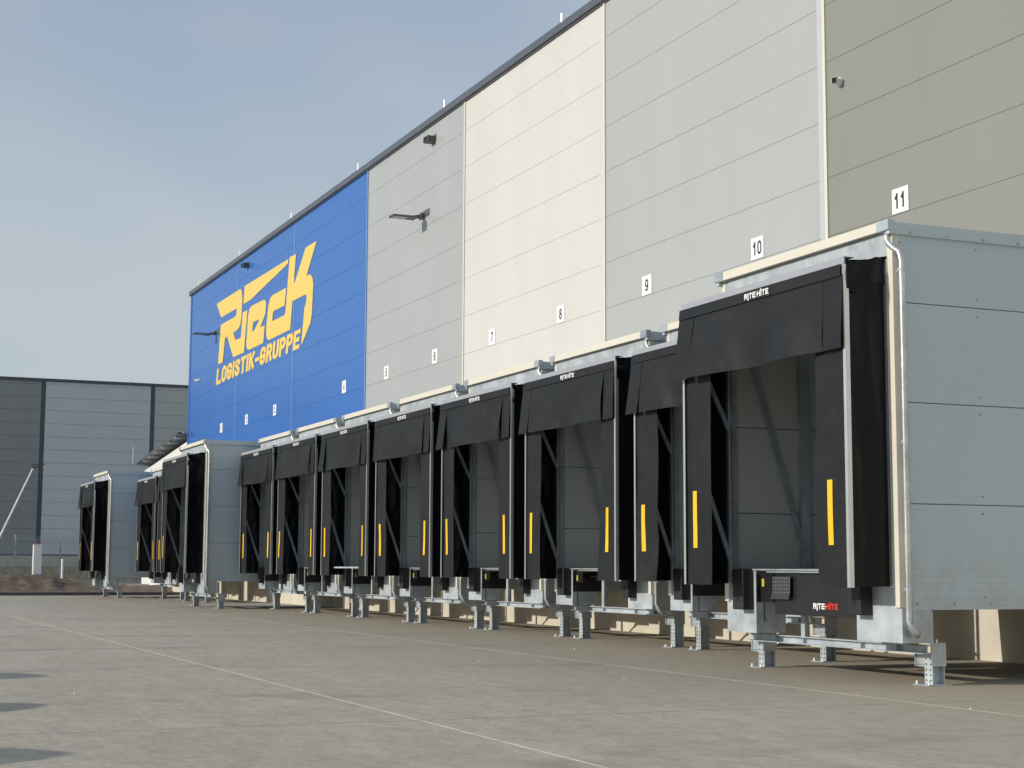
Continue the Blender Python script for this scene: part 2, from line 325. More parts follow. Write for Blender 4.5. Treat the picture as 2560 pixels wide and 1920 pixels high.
def word(txt, x0, x1, z0, z1, t, y, depth=0.0015, shear=0.0, gap=0.12):
    """letters with their own boxes, fitted between x0 and x1"""
    wd = {'I': 0.0, '-': 0.8}; lw = [wd.get(c_, 1.0) for c_ in txt]; n = len(txt)
    span = (x1-x0) - shear*(z1-z0); free = span - n*0 - t*sum(1 for c_ in txt if c_ == 'I')
    k = sum(l for l in lw); g_ = gap*(z1-z0)
    w = (free - g_*(n-1))/k; x = x0; out = []
    for c_, l in zip(txt, lw):
        ww = t if c_ == 'I' else w*l
        out.append((c_, x, ww)); x += ww + g_
    return out

def poly_mesh(loops, mtl, y0, y1, name):
    """loops = [outer, hole...] of (x,z); a flat shape with a little thickness"""
    vs3 = [[Vector((x, z, 0)) for x, z in lp] for lp in loops]
    tris = tessellate_polygon(vs3); flat = [p for lp in loops for p in lp]; n = len(flat)
    mb = MB(); mb.v = [(x, y0, z) for x, z in flat] + [(x, y1, z) for x, z in flat]
    mb.f = [tuple(t) for t in tris] + [tuple(n+i for i in reversed(t)) for t in tris]
    k = 0
    for lp in loops:
        c_ = len(lp)
        for i in range(c_): mb.f.append((k+i, k+(i+1) % c_, n+k+(i+1) % c_, n+k+i))
        k += c_
    return mb

# ------------------------------------------------------------------ ground
yard = MB().grid(1, 1, lambda u, v: (-68.6 + u*140, -90 + v*90.5, 0)).build('yard_ground', 'yard'); tag(yard, kind='structure', label='pale concrete loading yard in front of the docks')
for y0, hw in ((-10.33, 0.009), (-5.62, 0.0025), (-15.1, 0.009)):
    MB().box(-68.5, 30, y0-hw, y0+hw, -0.01, 0.0012).build('joint_line', 'jointsand', yard)
for x0 in (-12.1, -36.1, 11.9):
    MB().box(x0-0.01, x0+0.01, -60, -0.6, -0.01, 0.0008).build('joint_line', 'jointdark', yard)
gnd = MB().grid(1, 1, lambda u, v: (-1200 + u*2400, -1200 + v*2400, -0.06)).build('ground', 'grass'); tag(gnd, kind='structure', label='flat land around the site')
def tz(x):      # verge rises away from the yard
    pts = [(-68.6, 0.10), (-72, 0.20), (-80, 0.25), (-93, 0.50), (-108, 0.85), (-121, 1.12), (-140, 1.15)]
    for (a, za), (c_, zc) in zip(pts, pts[1:]):
        if x <= a and x >= c_: return za + (zc-za)*(a-x)/(a-c_)
    return 1.15
def soil_fn(u, v):
    x = -68.62 - u*24; y = -45 + v*75
    h = 0.0
    r = lambda c_, w: math.exp(-((y-c_)/w)**2)
    ridge = math.exp(-((x+72.2)/1.7)**2)
    prof = 0.24 + 0.42*max(0, min(1, (-3.6-y)/2.4 + 0.35)) if y > -14 else 0.5
    if y > -5.2: prof = 0.16 + 0.34*math.exp(-((y+5.2)/1.3)**2)
    if y > -0.6: prof *= max(0, 1-(y+0.6)/0.9)
    h += ridge*prof*0.95
    h += 0.10*ridge*noise.noise(Vector((x*0.9, y*0.9, 3)))
    far = max(0, min(1, (-88-x)/2)) * max(0, min(1, (x+92.5)/1.0))
    h += far*0.35*max(0, noise.noise(Vector((x*0.2, y*0.75, 8))))
    h += (0.09*noise.noise(Vector((x*2.1, y*2.1, 1))) + 0.05*noise.noise(Vector((x*5.3, y*5.3, 4))))*min(1, u*12)
    return (x, y, tz(x)-0.02 + h if u > 0 else 0.08)
so = MB().grid(120, 380, soil_fn).build('dirt_mound', 'soil', smooth=True); tag(so, kind='structure', label='bare brown soil heaped behind the kerb')
gv = MB().grid(24, 40, lambda u, v: (-92 - u*60, -60 + v*140, tz(-92-u*60) + 0.06*noise.noise(Vector((u*40, v*70, 0))))).build('grass_verge', 'grass', smooth=True); tag(gv, kind='structure', label='grass bank below the far warehouse')
rd = MB().grid(1, 1, lambda u, v: (-78.6 - u*8, -4.6 + v*40, tz(-78.6-u*8) + 0.09)).build('asphalt_road', 'asphalt'); tag(rd, kind='structure', label='narrow asphalt lane behind the soil heap')
MB().box(-78.6, -78.3, -4.6, 30, 0.1, 0.36).build('road_edging', 'concrete', rd)
kb = thing('kerb', (-68.6, 0, 0), 'dark stone kerb edging the yard before the brown soil', 'kerb')
y = -60.0; stone = MB().box(-0.14, 0.0, 0, 0.985, -0.05, 0.13).mesh('kerb_stone', 'kerb', bevel=0.008)
while y < 1.0:
    inst('kerb_stone', stone, kb, (0, y, 0)); y += 1.0
rng = random.Random(5)
gr = MB()
for i in range(6000):
    x = -92.5 - rng.random()**1.3*26; yy = -16 + rng.random()*34; z = tz(x); h = 0.10 + rng.random()*0.22; w = 0.02; a = rng.random()*6.28; n = len(gr.v)
    gr.v += [(x-w*math.cos(a), yy-w*math.sin(a), z-0.03), (x+w*math.cos(a), yy+w*math.sin(a), z-0.03), (x+rng.uniform(-.1, .1), yy+rng.uniform(-.1, .1), z+h)]; gr.f.append((n, n+1, n+2))
tag(gr.build('grass', 'grass'), kind='stuff', label='rough grass on the bank behind the mesh fence')
pb = MB()
for i in range(90):
    x = -6 - rng.random()*40; yy = -13.5 + rng.random()**0.6*12.5; r_ = 0.006 + rng.random()**3*0.016; n = len(pb.v)
    pb.v += [(x-r_, yy, 0.001), (x, yy-r_, 0.001), (x+r_, yy, 0.001), (x, yy+r_, 0.001), (x, yy, r_*1.1)]
    pb.f += [(n, n+1, n+4), (n+1, n+2, n+4), (n+2, n+3, n+4), (n+3, n, n+4)]
tag(pb.build('pebbles', 'pebble'), kind='stuff', label='pale pebbles scattered on the yard')

# ------------------------------------------------------------------ warehouse
ware = thing('warehouse', (-29, 0, 0), 'tall warehouse with blue, grey, cream and taupe panel bays above the docks', 'warehouse')
OX = 29.0
BX = [-70.24, -61.68, -53.5, -45.45, -37.54, -29.58, -21.57, -13.6, -5.6, 2.4, 10.4]
BM = ['blue', 'blue', 'blue', 'grey', 'cream', 'lightgrey', 'taupe', 'grey', 'cream', 'lightgrey']
PH, Z0, ZT = 0.957, 6.49, 13.04
MB().box(BX[0]+OX+0.06, BX[-1]+OX, 0.045, 40, 0.0, 13.0).build('wall_core', 'joint', ware)
for i, bm_ in enumerate(BM):
    a, c = BX[i]+OX, BX[i+1]+OX
    for k in range(-6, 8):
        za = Z0 + k*PH; zb = min(ZT, za + PH)
        if zb - za < 0.12: continue
        g_ = 0.0022
        MB().box(a+0.02, c-0.02, 0.0, 0.075, za+g_, zb-g_).build('wall_panel', bm_, ware, bevel=0.0025)
for i, x in enumerate(BX[1:-1]):
    trim = 'bluetrim' if i < 3 else 'creamtrim'
    MB().box(x+OX-0.035, x+OX+0.035, -0.008 if i < 2 else -0.028, 0.03, 0.9, ZT-0.005).build('cover_strip', trim, ware)
    if i >= 3: MB().box(x+OX-0.21, x+OX-0.036, -0.005, 0.02, 0.9, ZT-0.006).build('joint_flashing', {'grey':'grey','cream':'cream','lightgrey':'greytrim','taupe':'taupe','blue':'blue'}[BM[i]], ware)
MB().box(BX[0]+OX-0.09, BX[0]+OX+0.14, -0.02, 0.2, 0.9, ZT-0.004).build('corner_trim', 'blue', ware)
MB().box(BX[0]+OX-0.09, BX[0]+OX+0.055, 0.201, 40, 0.9, ZT-0.004).build('end_wall', 'blue', ware)
x = BX[0]-0.14
cop = MB().box(0, 3.19, -0.09, 0.5, 13.02, 13.20).box(0.003, 3.187, -0.05, 0.45, 12.985, 13.02).mesh('coping_section', 'coping', bevel=0.005)
while x < BX[-1]:
    inst('coping_section', cop, ware, (x+OX, 0, 0)); x += 3.2
MB().box(BX[0]+OX, BX[-1]+OX, -0.5, 0.04, -0.1, 0.745).build('plinth', 'concrete', ware)
# company lettering laid on the blue panels
RL = [[(-65.23,11.90),(-61.28,11.89),(-61.05,11.83),(-60.9,11.68),(-60.84,11.46),(-60.93,10.71),(-61.12,10.44),(-61.45,10.34),(-62.2,10.31),(-61.83,9.96),(-60.96,9.95),(-60.74,10.9),(-60.0,10.88),(-60.39,9.31),(-62.14,9.33),(-63.22,10.28),(-63.6,10.28),(-63.92,9.33),(-64.74,9.34),(-64.4,10.92),(-61.98,10.91),(-61.80,10.95),(-61.72,11.2),(-64.36,11.21)]]
FL = [[(-60.54,11.89),(-54.27,11.85),(-54.3,11.70),(-59.54,11.21),(-60.65,11.21)]]
EL = [[(-59.72,10.86),(-59.5,10.93),(-59.33,10.95),(-57.51,10.91),(-57.3,10.84),(-57.19,10.69),(-57.29,10.34),(-58.0,9.95),(-57.34,9.94),(-57.5,9.31),(-59.62,9.31),(-59.93,9.39),(-60.06,9.56),(-59.9,10.6)], [(-59.09,10.26),(-58.97,10.29),(-58.12,10.27),(-58.85,9.96),(-59.2,9.96)]]
CK = [[(-56.62,10.83),(-56.35,10.89),(-54.47,10.87),(-54.63,10.27),(-56.08,10.28),(-56.21,10.24),(-56.28,9.94),(-54.66,9.93),(-54.52,9.99),(-54.1,11.88),(-53.3,11.86),(-53.5,10.88),(-53.38,10.88),(-52.1,11.86),(-50.8,11.85),(-51.93,10.87),(-51.57,10.86),(-51.34,10.78),(-51.17,10.63),(-51.1,10.45),(-51.21,9.47),(-51.36,9.2),(-52.43,8.56),(-52.12,9.83),(-51.97,9.92),(-51.88,10.07),(-51.90,10.2),(-51.99,10.25),(-53.64,10.27),(-53.85,9.31),(-56.62,9.31),(-56.92,9.36),(-57.08,9.51),(-57.13,9.82),(-56.88,10.6)]]
for nm, lp in (('R', RL), ('flag', FL), ('e', EL), ('ck', CK)):
    poly_mesh([[(x+OX, z) for x, z in l] for l in lp], 'logoyellow', -0.014, -0.009, 'wall_lettering').build('wall_lettering', 'logoyellow', ware)
for c_, x, w_ in word('LOGISTIK-GRUPPE', -65.03+OX, -52.50+OX, 8.52, 9.17, 0.34, -0.012, shear=0.25, gap=0.10):
    glyph(c_, x, 8.52, w_, 0.65, 0.31, -0.009, 0.004, shear=0.25, sq=2.15).build('wall_lettering', 'logoyellow', ware)

# numbered signs above the docks
SX = {1: -63.90, 2: -59.79, 3: -55.71, 4: -47.53, 5: -43.51, 6: -39.58, 7: -35.66, 8: -31.75, 9: -27.75, 10: -23.69, 11: -19.66}
SLAB = {1: 'white sign with black number one, leftmost sign on the blue wall', 2: 'white sign with black number two, second from left on the blue wall',
 3: 'white sign with black number three, on the blue wall under the letters GRUPPE', 4: 'white sign with black number four, rightmost on the blue wall',
 5: 'white sign with black number five, left one on the mid grey bay', 6: 'white sign with black number six, right one on the mid grey bay',
 7: 'white sign with black number seven, left one on the cream bay', 8: 'white sign with black number eight, right one on the cream bay',
 9: 'white sign with black number nine, left one on the light grey bay', 10: 'white sign with black number ten, right one on the light grey bay',
 11: 'largest-looking white sign, black number eleven, on the taupe wall'}
plate = MB().box(-0.2, 0.2, -0.014, -0.003, 0, 0.385).mesh('sign_plate', 'white', bevel=0.003)
for n_, x in SX.items():
    s_ = thing('dock_number_sign', (x, 0, 6.50), SLAB[n_], 'sign', 'dock number signs along the warehouse wall')
    inst('sign_plate', plate, s_)
    ds = str(n_); W_ = 0.132; T_ = 0.038; gap = 0.018
    tot = len(ds)*W_ + (len(ds)-1)*gap
    for i, ch in enumerate(ds):
        glyph(ch, -tot/2 + i*(W_+gap), 0.072, W_, 0.24, T_, -0.0145, 0.0015).build('digit', 'black', s_)

# lightning rods on the parapet
rod = MB().tube([(0, 0, 0), (0, 0, 0.38)], 0.013, 6).box(-0.05, 0.05, -0.05, 0.05, 0, 0.02).mesh('lightning_rod', 'alu')
RX = [(-69.6, 'above the far corner of the blue bay'), (-62.2, 'above the left half of the yellow lettering'), (-54.6, 'above the right half of the yellow lettering'), (-46.96, 'above the right end of the blue bay'), (-39.48, 'above the mid grey bay'), (-32.05, 'above the cream bay near the top edge')]
for x, w_ in RX:
    o = bpy.data.objects.new('lightning_rod', rod); COL.objects.link(o); o.location = (x, 0.15, 13.20)
    tag(o, 'thin lightning rod on the dark parapet ' + w_, 'lightning rod', 'lightning rods along the warehouse parapet')

# wall lamps, twin floodlight boxes, cameras
def wall_lamp(x, z, label):
    t = thing('wall_lamp', (x, 0, z), label, 'lamp', 'flat LED lamps on the warehouse wall')
    MB().box(-0.39, 0.39, -0.012, -0.002, 0.02, 0.21).build('mounting_plate', 'lampgrey', t)
    MB().box(-0.16, 0.05, -0.12, -0.012, 0.0, 0.13).bar((-0.05, -0.10, 0.06), (-0.05, -0.30, 0.02), 0.09, 0.09).build('arm', 'lampgrey', t, bevel=0.006)
    h = MB().prism([(-0.20, 0.0), (0.20, 0.0), (0.16, 0.055), (-0.16, 0.055)], 'y', -0.24, -0.95)
    ho = h.build('lamp_head', 'lampgrey', t, bevel=0.006); ho.location = (-0.02, 0, -0.03)
    ho2 = MB().box(-0.15, 0.15, -0.92, -0.52, -0.008, 0.0).build('lens', 'lens', ho)
    return t
wall_lamp(-40.5, 10.55, 'flat LED lamp on a plate, on the mid grey wall bay')
wall_lamp(-65.2, 10.62, 'flat LED lamp on the blue wall, left of the yellow lettering')
def twin_box(x, z, label):
    t = thing('twin_floodlight', (x, 0, z), label, 'floodlight', 'black twin boxes below the parapet')
    MB().box(-0.14, 0.20, -0.012, -0.002, -0.03, 0.15).build('mounting_plate', 'lampgrey', t)
    MB().box(-0.16, 0.16, -0.24, -0.012, -0.06, 0.10).build('housing', 'lampgrey', t, bevel=0.01)
    for s in (-1, 1): MB().box(s*0.075-0.062, s*0.075+0.062, -0.246, -0.24, -0.042, 0.082).build('aperture', 'hole', t)
twin_box(-39.85, 12.54, 'black twin floodlight box high on the mid grey wall bay')
twin_box(-60.1, 12.60, 'black twin floodlight box high on the blue wall above the lettering')
def cctv(x, z, label, rz):
    t = thing('security_camera', (x, 0, z), label, 'camera', 'white security cameras on the wall')
    MB().tube([(0, -0.002, 0), (0, -0.035, 0)], 0.075, 16).tube([(0, -0.035, 0), (0, -0.06, 0)], [0.07, 0.05], 16).build('base', 'white', t)
    h = bpy.data.objects.new('housing', MB().box(-0.047, 0.047, -0.115, 0.03, -0.047, 0.047).mesh('housing', 'white', bevel=0.014)); COL.objects.link(h); h.parent = t; h.location = (0, -0.085, 0.0); h.rotation_euler = (R(6), 0, rz)
    MB().box(-0.038, 0.038, -0.119, -0.114, -0.040, 0.036).build('lens_window', 'hole', h)
    MB().box(-0.050, 0.050, -0.126, 0.0, 0.0475, 0.053).build('visor', 'white', h)
cctv(-21.16, 8.93, 'white security camera on the taupe wall beside the cream strip', R(42))
cctv(-68.2, 9.06, 'white security camera on the blue wall near its far corner', R(-35))

# ------------------------------------------------------------------ dock pods
XP = -43.4917
DRNG = random.Random(11)
def curtain_off(x, z, seed, amp, z0, z1):
    """small sway of a hanging sheet; zero at its top"""
    t = (z1-z)/(z1-z0)
    return amp*t*(0.6*math.sin(x*3.1+seed) + 0.8*noise.noise(Vector((x*1.3, z*0.9, seed*3.7))) + 0.5*noise.noise(Vector((x*3.1, z*2.2, seed*1.3))))
def sheet(x0, x1, z0, z1, y, seed, amp, nu=14, nv=18, lean=0.0, edge=0.0, edge_side=1, skew=0.0):
    def f(u, v):
        z = z1 + (z0-z1)*v; x = x0 + (x1-x0)*u
        e = edge*noise.noise(Vector((seed*2.3, z*0.75, 0.5)))*v + edge*0.6*math.sin(z*1.35+seed)*v
        w = u if edge_side > 0 else 1-u
        return (x + e*w + skew*v, y - lean*v + curtain_off(x, z, seed, amp, z0, z1), z)
    mb = MB().grid(nu, nv, f)
    return mb, f
def brand(cols, x0, x1, z0, z1, y, parent):
    mbs = [MB(), MB()]; h = z1-z0; tw = h*0.30
    for i, (c_, x, w_) in enumerate(word('RITE', x0, x0+(x1-x0)*0.47, z0, z1, tw, y, gap=0.13)):
        glyph(c_, x, z0, w_, h, tw if c_ == 'I' else h*0.24, y, 0.001, mb=mbs[0], dz=(-0.25*h, 0) if c_ == 'I' else (0, 0))
    for i, (c_, x, w_) in enumerate(word('HITE', x0+(x1-x0)*0.53, x1, z0, z1, tw, y, gap=0.13)):
        glyph(c_, x, z0, w_, h, tw if c_ == 'I' else h*0.24, y, 0.001, mb=mbs[1], dz=(0, 0.25*h) if c_ == 'I' else (0, 0))
    xc = (x0+x1)/2; mbs[0].tube([(xc, y, (z0+z1)/2), (xc, y-0.002, (z0+z1)/2)], h*0.13, 10)
    o1 = tag(mbs[1].build('lettering', cols[1], parent), kind='stuff')
    return tag(mbs[0].build('lettering', cols[0], parent), kind='stuff')
def build_pod(X, YF, D, long_, label, seed, lip_out=False, folded=False):
    PR = random.Random(int(seed*10)); near = long_ and X > -20
    t = thing('loading_dock_pod', (X, YF, 0), label, 'dock pod', 'loading dock pods along the warehouse')
    BH, BO = 1.72, 0.065
    lo = 0.44 if long_ else 0.58           # lower edge of the galvanised skirts
    # --- insulated box
    zs = [0.81, 1.855, 2.90, 3.94, 4.66]
    for s in (-1, 1):
        e = s*BH + BO
        for a, c in zip(zs, zs[1:]):
            MB().box(e-s*0.08, e, 0.052, D, a+0.004, c-0.004).build('side_panel', 'podgrey', t, bevel=0.003)
            MB().box(e-s*0.0805, e-s*0.092, 0.10, D-0.05, max(a, 1.19)+0.005, c-0.005).build('inner_panel', 'lining', t, bevel=0.003)
        MB().box(e-s*0.065, e-s*0.02, 0.06, D-0.01, 0.83, 4.655).build('panel_core', 'joint', t)
        MB().box(e-s*0.02, e+s*0.037, -0.085, D, 4.648, 4.775).build('roof_flashing', 'podgrey', t)
        MB().box(e-s*0.005, e+s*0.007, 0.053, D, 0.775, 0.865).build('base_flashing', 'podgrey', t)
        MB().box(e-s*0.085, e+s*0.006, -0.032, 0.05, 0.80, 4.688).build('corner_trim', 'creamtrim', t)
        MB().box(e-s*0.145, e-s*0.09, -0.028, 0.07, 1.19, 3.94).box(e-s*0.20, e-s*0.146, -0.028, -0.020, 1.19, 3.94).build('front_post', 'galvdark', t)
        MB().box(e-s*0.16, e-s*0.0925, 0.97, 1.10, 1.19, 4.6).build('interior_post', 'galvdark', t)
        MB().bar((e-s*0.13, 0.06, 4.45), (e-s*0.13, 1.06, 1.27), 0.055, 0.03).build('interior_brace', 'galvdark', t)
        MB().box(e-s*0.14, e-s*0.088, -0.046, -0.030, 1.0, 4.40).build('mounting_strip', 'alu', t)
        sw = MB(); yy = 0.18
        while yy < D-0.1:
            for z_ in (4.675, 0.84): sw.box(e+s*0.007, e+s*(0.048 if z_ > 4 else 0.016), yy-0.011, yy+0.011, z_-0.011, z_+0.011)
            yy += 0.47
        for yy in (0.07, 1.05, D-0.3):
            for a, c in zip(zs, zs[1:]):
                for z_ in (a+0.09, c-0.09): sw.box(e, e+s*0.007, yy-0.010, yy+0.010, z_-0.010, z_+0.010)
        tag(sw.build('screws', 'galvdark', t), kind='stuff')
        # galvanised skirts, bumpers, legs
        MB().box(s*1.0, e-s*0.002, -0.004, 0.012, lo, 1.175).build('skirt_plate', 'galvlight', t)
        MB().box(e-s*0.014, e-s*0.002, 0.0121, 0.36, lo, 0.80).build('skirt_return', 'galv', t)
        MB().box(s*1.0, s*1.012, 0.0121, 0.40, lo, 0.82).build('skirt_return', 'galv', t)
        bz = 0.71 if long_ else 0.74
        b_ = MB().box(s*1.05, s*1.285, -0.155, -0.005, bz, 1.18).build('bumper', 'rubber', t, bevel=0.008)
        MB().tube([(s*1.1675, -0.1575, bz+0.125), (s*1.1675, -0.150, bz+0.125)], 0.034, 12).build('bolt_hole', 'hole', b_)
        bt = 0.325 if long_ else 0.475
        lx, ly = s*1.61, 0.45
        lg = MB().box(lx-0.065, lx+0.065, ly-0.012, ly, 0.012, bt).box(lx-0.065, lx+0.065, ly+0.13, ly+0.142, 0.012, bt).box(lx-0.005, lx+0.005, ly, ly+0.13, 0.012, bt).build('leg', 'galvlight', t)
        MB().box(lx-0.15, lx+0.11, ly-0.10, ly+0.20, 0.001, 0.013).build('foot_plate', 'galv', lg)
        for ax_, ay_ in ((-0.12, -0.07), (0.08, -0.07)): MB().tube([(lx+ax_, ly+ay_, 0.013), (lx+ax_, ly+ay_, 0.045)], 0.014, 6).build('anchor_bolt', 'alu', lg)
        hb = MB()
        for k in range(7):
            for q in (-0.035, 0.035): hb.box(lx+q-0.009, lx+q+0.009, ly-0.0135, ly-0.012, 0.05+k*0.055-0.009, 0.05+k*0.055+0.009) if 0.06+k*0.055 < bt-0.02 else None
        tag(hb.build('bolt_holes', 'hole', lg), kind='stuff')
        MB().box(lx+0.066, lx+0.078, ly-0.03, ly+0.155, bt-0.13, lo-0.005).box(lx+0.066, lx+0.078, ly-0.06, ly+0.0, lo-0.005, 0.76).build('leg_sleeve', 'galv', t)
        q = MB().box(lx-0.22, lx-0.205, ly-0.02, ly+0.12, bt-0.14, bt).box(lx-0.205, lx-0.06, ly-0.005, ly+0.005, bt-0.14, bt).box(lx-0.205, lx-0.06, ly-0.02, ly+0.12, bt-0.115, bt-0.105)
        q.build('jack_bracket', 'galv', t)
        # shelter frame and curtains
        MB().box(s*1.655, s*1.70, -0.625, -0.618, 1.0, 4.31).box(s*1.695, s*1.702, -0.618, -0.572, 1.0, 4.31).build('rail', 'alu', t)
        for z1_, z2_ in ((3.92, 2.72), (2.70, 1.12)): MB().bar((s*1.615, -0.55, z1_), (s*1.515, -0.03, z2_), 0.055, 0.03).build('strut', 'galvdark', t)
        x0, x1 = (1.115, 1.662) if s > 0 else (-1.662, -1.065)
        edge = 0.02 if near else PR.uniform(0.05, 0.17)
        if folded and s > 0: x0 = 1.47
        mb, f = sheet(x0, x1, 1.0, 4.2, -0.602, seed+s*0.7, 0.012 if near else PR.uniform(0.014, 0.045), 12, 34, edge=edge, edge_side=-s)
        cu_ = mb.build('side_curtain', 'fabric', t, smooth=True)
        # marker strip follows the sway of its curtain
        ms = MB(); uu = [(0.26, 0.42)] if s < 0 else [(0.36, 0.52)]
        ua, ub = uu[0]
        def fm(u, v):
            x_, y_, z_ = f(ua + (ub-ua)*u, 0.655 + 0.21*v); return (x_, y_-0.004, z_)
        if not (folded and s > 0): ms.grid(3, 16, fm); ms.build('marker_strip', 'yellow', cu_, smooth=True)
        # black vinyl cheek between rail and box
        def fv(u, v):
            y_ = -0.62 + 0.585*u; z_ = 4.34 - 3.33*v; bulge = math.sin(math.pi*u)
            wr = 0.022*noise.noise(Vector((y_*4+seed, z_*1.1 + y_*2.6, s*5+seed))) + 0.012*noise.noise(Vector((y_*9, z_*3.2-y_*6, seed)))
            return (s*1.69 - s*(0.125 if s < 0 else 0.05)*u - s*0.02*bulge + wr*bulge, y_, z_)
        MB().grid(14, 60, fv).build('side_fabric', 'vinyl', t, smooth=True)
        def ff(u, v):
            y_ = -0.60 + 0.57*u; top = 4.345 + 0.10*u - 0.012*math.sin(math.pi*u) + 0.035*noise.noise(Vector((y_*7, seed, s)))
            return (s*1.708 - s*(0.11 if s < 0 else 0.05)*u + 0.018*noise.noise(Vector((y_*6, v*2.5, seed+s))), y_, top - v*(0.30 + 0.03*math.sin(u*5)))
        MB().grid(14, 8, ff).build('hood_flap', 'vinyl', t, smooth=True)
    MB().box(-BH+BO+0.02, BH+BO-0.02, -0.02, D, 4.665, 4.745).build('roof', 'galv', t)
    MB().box(-1.585+BO, 1.565+BO, -0.10, -0.03, 4.692, 4.792).build('fascia', 'creamtrim', t)
    for a, c in ((-1.778+BO, -1.586+BO), (1.566+BO, 1.768+BO)): MB().box(a, c, -0.108, -0.028, 4.688, 4.796).build('fascia_end', 'galv', t)
    MB().box(-BH+BO+0.088, BH+BO-0.088, -0.026, 0.05, 3.95, 4.686).build('lintel', 'galvlight', t)
    MB().box(-BH+BO+0.093, BH+BO-0.093, -0.02, D-0.02, 1.166, 1.186).build('floor_plate', 'galvdark', t)
    MB().box(-1.45, 1.45, D-0.10, D-0.05, 1.19, 4.3).build('dock_door', 'podgrey', t)
    ztop = 0.415 if long_ else 0.565; zbt = 0.325 if long_ else 0.475
    bm = MB().box(-1.70, 1.70, 0.30, 0.42, zbt, zbt+0.012).box(-1.70, 1.70, 0.30, 0.42, ztop-0.012, ztop).box(-1.70, 1.70, 0.355, 0.365, zbt+0.012, ztop-0.012)
    for xx in (-1.1, -0.5, 0.62, 1.25): bm.box(xx-0.006, xx+0.006, 0.302, 0.355, zbt+0.012, ztop-0.012)
    bm.build('cross_beam', 'galvlight', t)
    MB().box(-0.53, -0.45, 0.30, 0.345, ztop, 1.10).box(-0.53, -0.52, 0.345, 0.40, ztop, 1.10).build('support_post', 'galvlight', t)
    # --- shelter head
    MB().box(-1.722, 1.705, -0.628, -0.612, 4.312, 4.388).box(-1.722, 1.705, -0.612, -0.50, 4.380, 4.388).build('head_flashing', 'flash', t)
    def fh(u, v):
        y_ = -0.60 + 0.575*u; x_ = -1.70 + 3.40*v
        return (x_, y_, 4.352 + 0.09*u - 0.012*math.sin(math.pi*u) + 0.02*noise.noise(Vector((x_*2, y_*5, seed))))
    MB().grid(8, 24, fh).build('hood_fabric', 'vinyl', t, smooth=True)
    mb, f = sheet(-1.74, 1.66, 4.19, 4.314, -0.640, seed, 0.004, 24, 3, lean=0.012); hd = mb.build('head_band', 'fabric', t, smooth=True)
    tag(brand(('white', 'white'), -0.21, 0.30, 4.214, 4.280, -0.653, hd), kind='stuff')
    for nm, a, c, am, ln, sk in (('top_flap', -1.755, -1.395, 0.016, PR.uniform(0.04, 0.08), PR.uniform(-0.09, -0.03)), ('top_curtain', -1.382, 1.336, PR.uniform(0.045, 0.09), 0.045, PR.uniform(-0.03, 0.0)), ('top_flap', 1.342, 1.678, 0.016, 0.035, 0.004)):
        mb, f = sheet(a, c, 3.44, 4.205, -0.634, seed*1.7+a, am, 26 if nm == 'top_curtain' else 6, 16, lean=ln, skew=sk)
        mb.build(nm, 'fabric', t, smooth=True)
    # --- rain pipe
    pts = [(1.67, -0.05, 4.69), (1.67, -0.05, 4.60), (1.685, -0.04, 4.55), (1.73, -0.01, 4.50), (1.765, 0.015, 4.465), (1.785, 0.03, 4.42), (1.79, 0.035, 4.36), (1.79, 0.035, 0.66), (1.79, 0.05, 0.60), (1.79, 0.09, 0.55), (1.79, 0.14, 0.52)]
    pts = [(x_+BO, y_, z_) for x_, y_, z_ in pts]
    dp = MB().tube(pts, 0.034, 12).build('downpipe', 'pipe', t, smooth=True)
    for z_ in (4.27, 2.48, 0.985): MB().tube([(1.79+BO, 0.035, z_-0.012), (1.79+BO, 0.035, z_+0.012)], 0.041, 12).box(1.727+BO, 1.75+BO, 0.02, 0.05, z_-0.02, z_+0.02).build('pipe_clamp', 'galv', dp)
    # --- leveller
    MB().box(-0.985, 0.985, 0.30, 2.6, 1.0, 1.125).build('leveller_deck', 'blacksteel', t)
    hp = MB().box(-0.998, -0.985, 0.0, 0.55, 0.80, 1.12).box(-0.985, -0.73, 0.05, 0.06, 0.80 if long_ else 0.95, 1.12).build('hose_panel', 'blacksteel', t)
    MB().box(-0.945, -0.90, 0.043, 0.05, 0.98, 1.07).build('sticker', 'sticker', hp)
    MB().bar((-0.90, 0.04, 0.80), (-0.86, 0.02, 0.58), 0.012, 0.012).build('hose', 'rubber', t)
    MB().box(-0.68, 0.98, -0.06, 0.30, 1.143, 1.158).build('lip_plate', 'alu' if not long_ else 'galvdark', t)
    if long_:
        arc = [(-0.65 + 0.10*(1-math.cos(a)), 0.09 - 0.10*math.sin(a)) for a in [math.pi/2*i/14 for i in range(15)]]
        out = arc + [(1.0, -0.01), (1.0, 0.01)] + [(x_+0.01, y_+0.014) for x_, y_ in reversed(arc)]
        ap = MB().prism(out, 'z', 0.67, 1.128).build('leveller_apron', 'blacksteel', t)
        pass
        brand(('white', 'red'), 0.195, 0.668, 0.748, 0.812, -0.0102, ap)
        fl = MB().prism([(-0.05, 1.10), (-0.055, 0.93), (-0.075, 0.845), (-0.066, 0.843), (-0.045, 0.93), (-0.04, 1.10)], 'x', -0.565, -0.20).build('lip_flap', 'darksteel', t)
        dt = MB()
        for r_ in range(5):
            for k in range(8): dt.bar((-0.545+k*0.047, -0.054-0.002*r_*0.3, 1.085-r_*0.04), (-0.532+k*0.047, -0.0555-0.002*r_*0.3, 1.075-r_*0.04), 0.006, 0.006)
        tag(dt.build('tread_studs', 'alu', fl), kind='stuff')
    else:
        MB().box(-0.3, 0.985, 0.20, 0.30, 1.03, 1.10).build('lip_hinge', 'blacksteel', t)
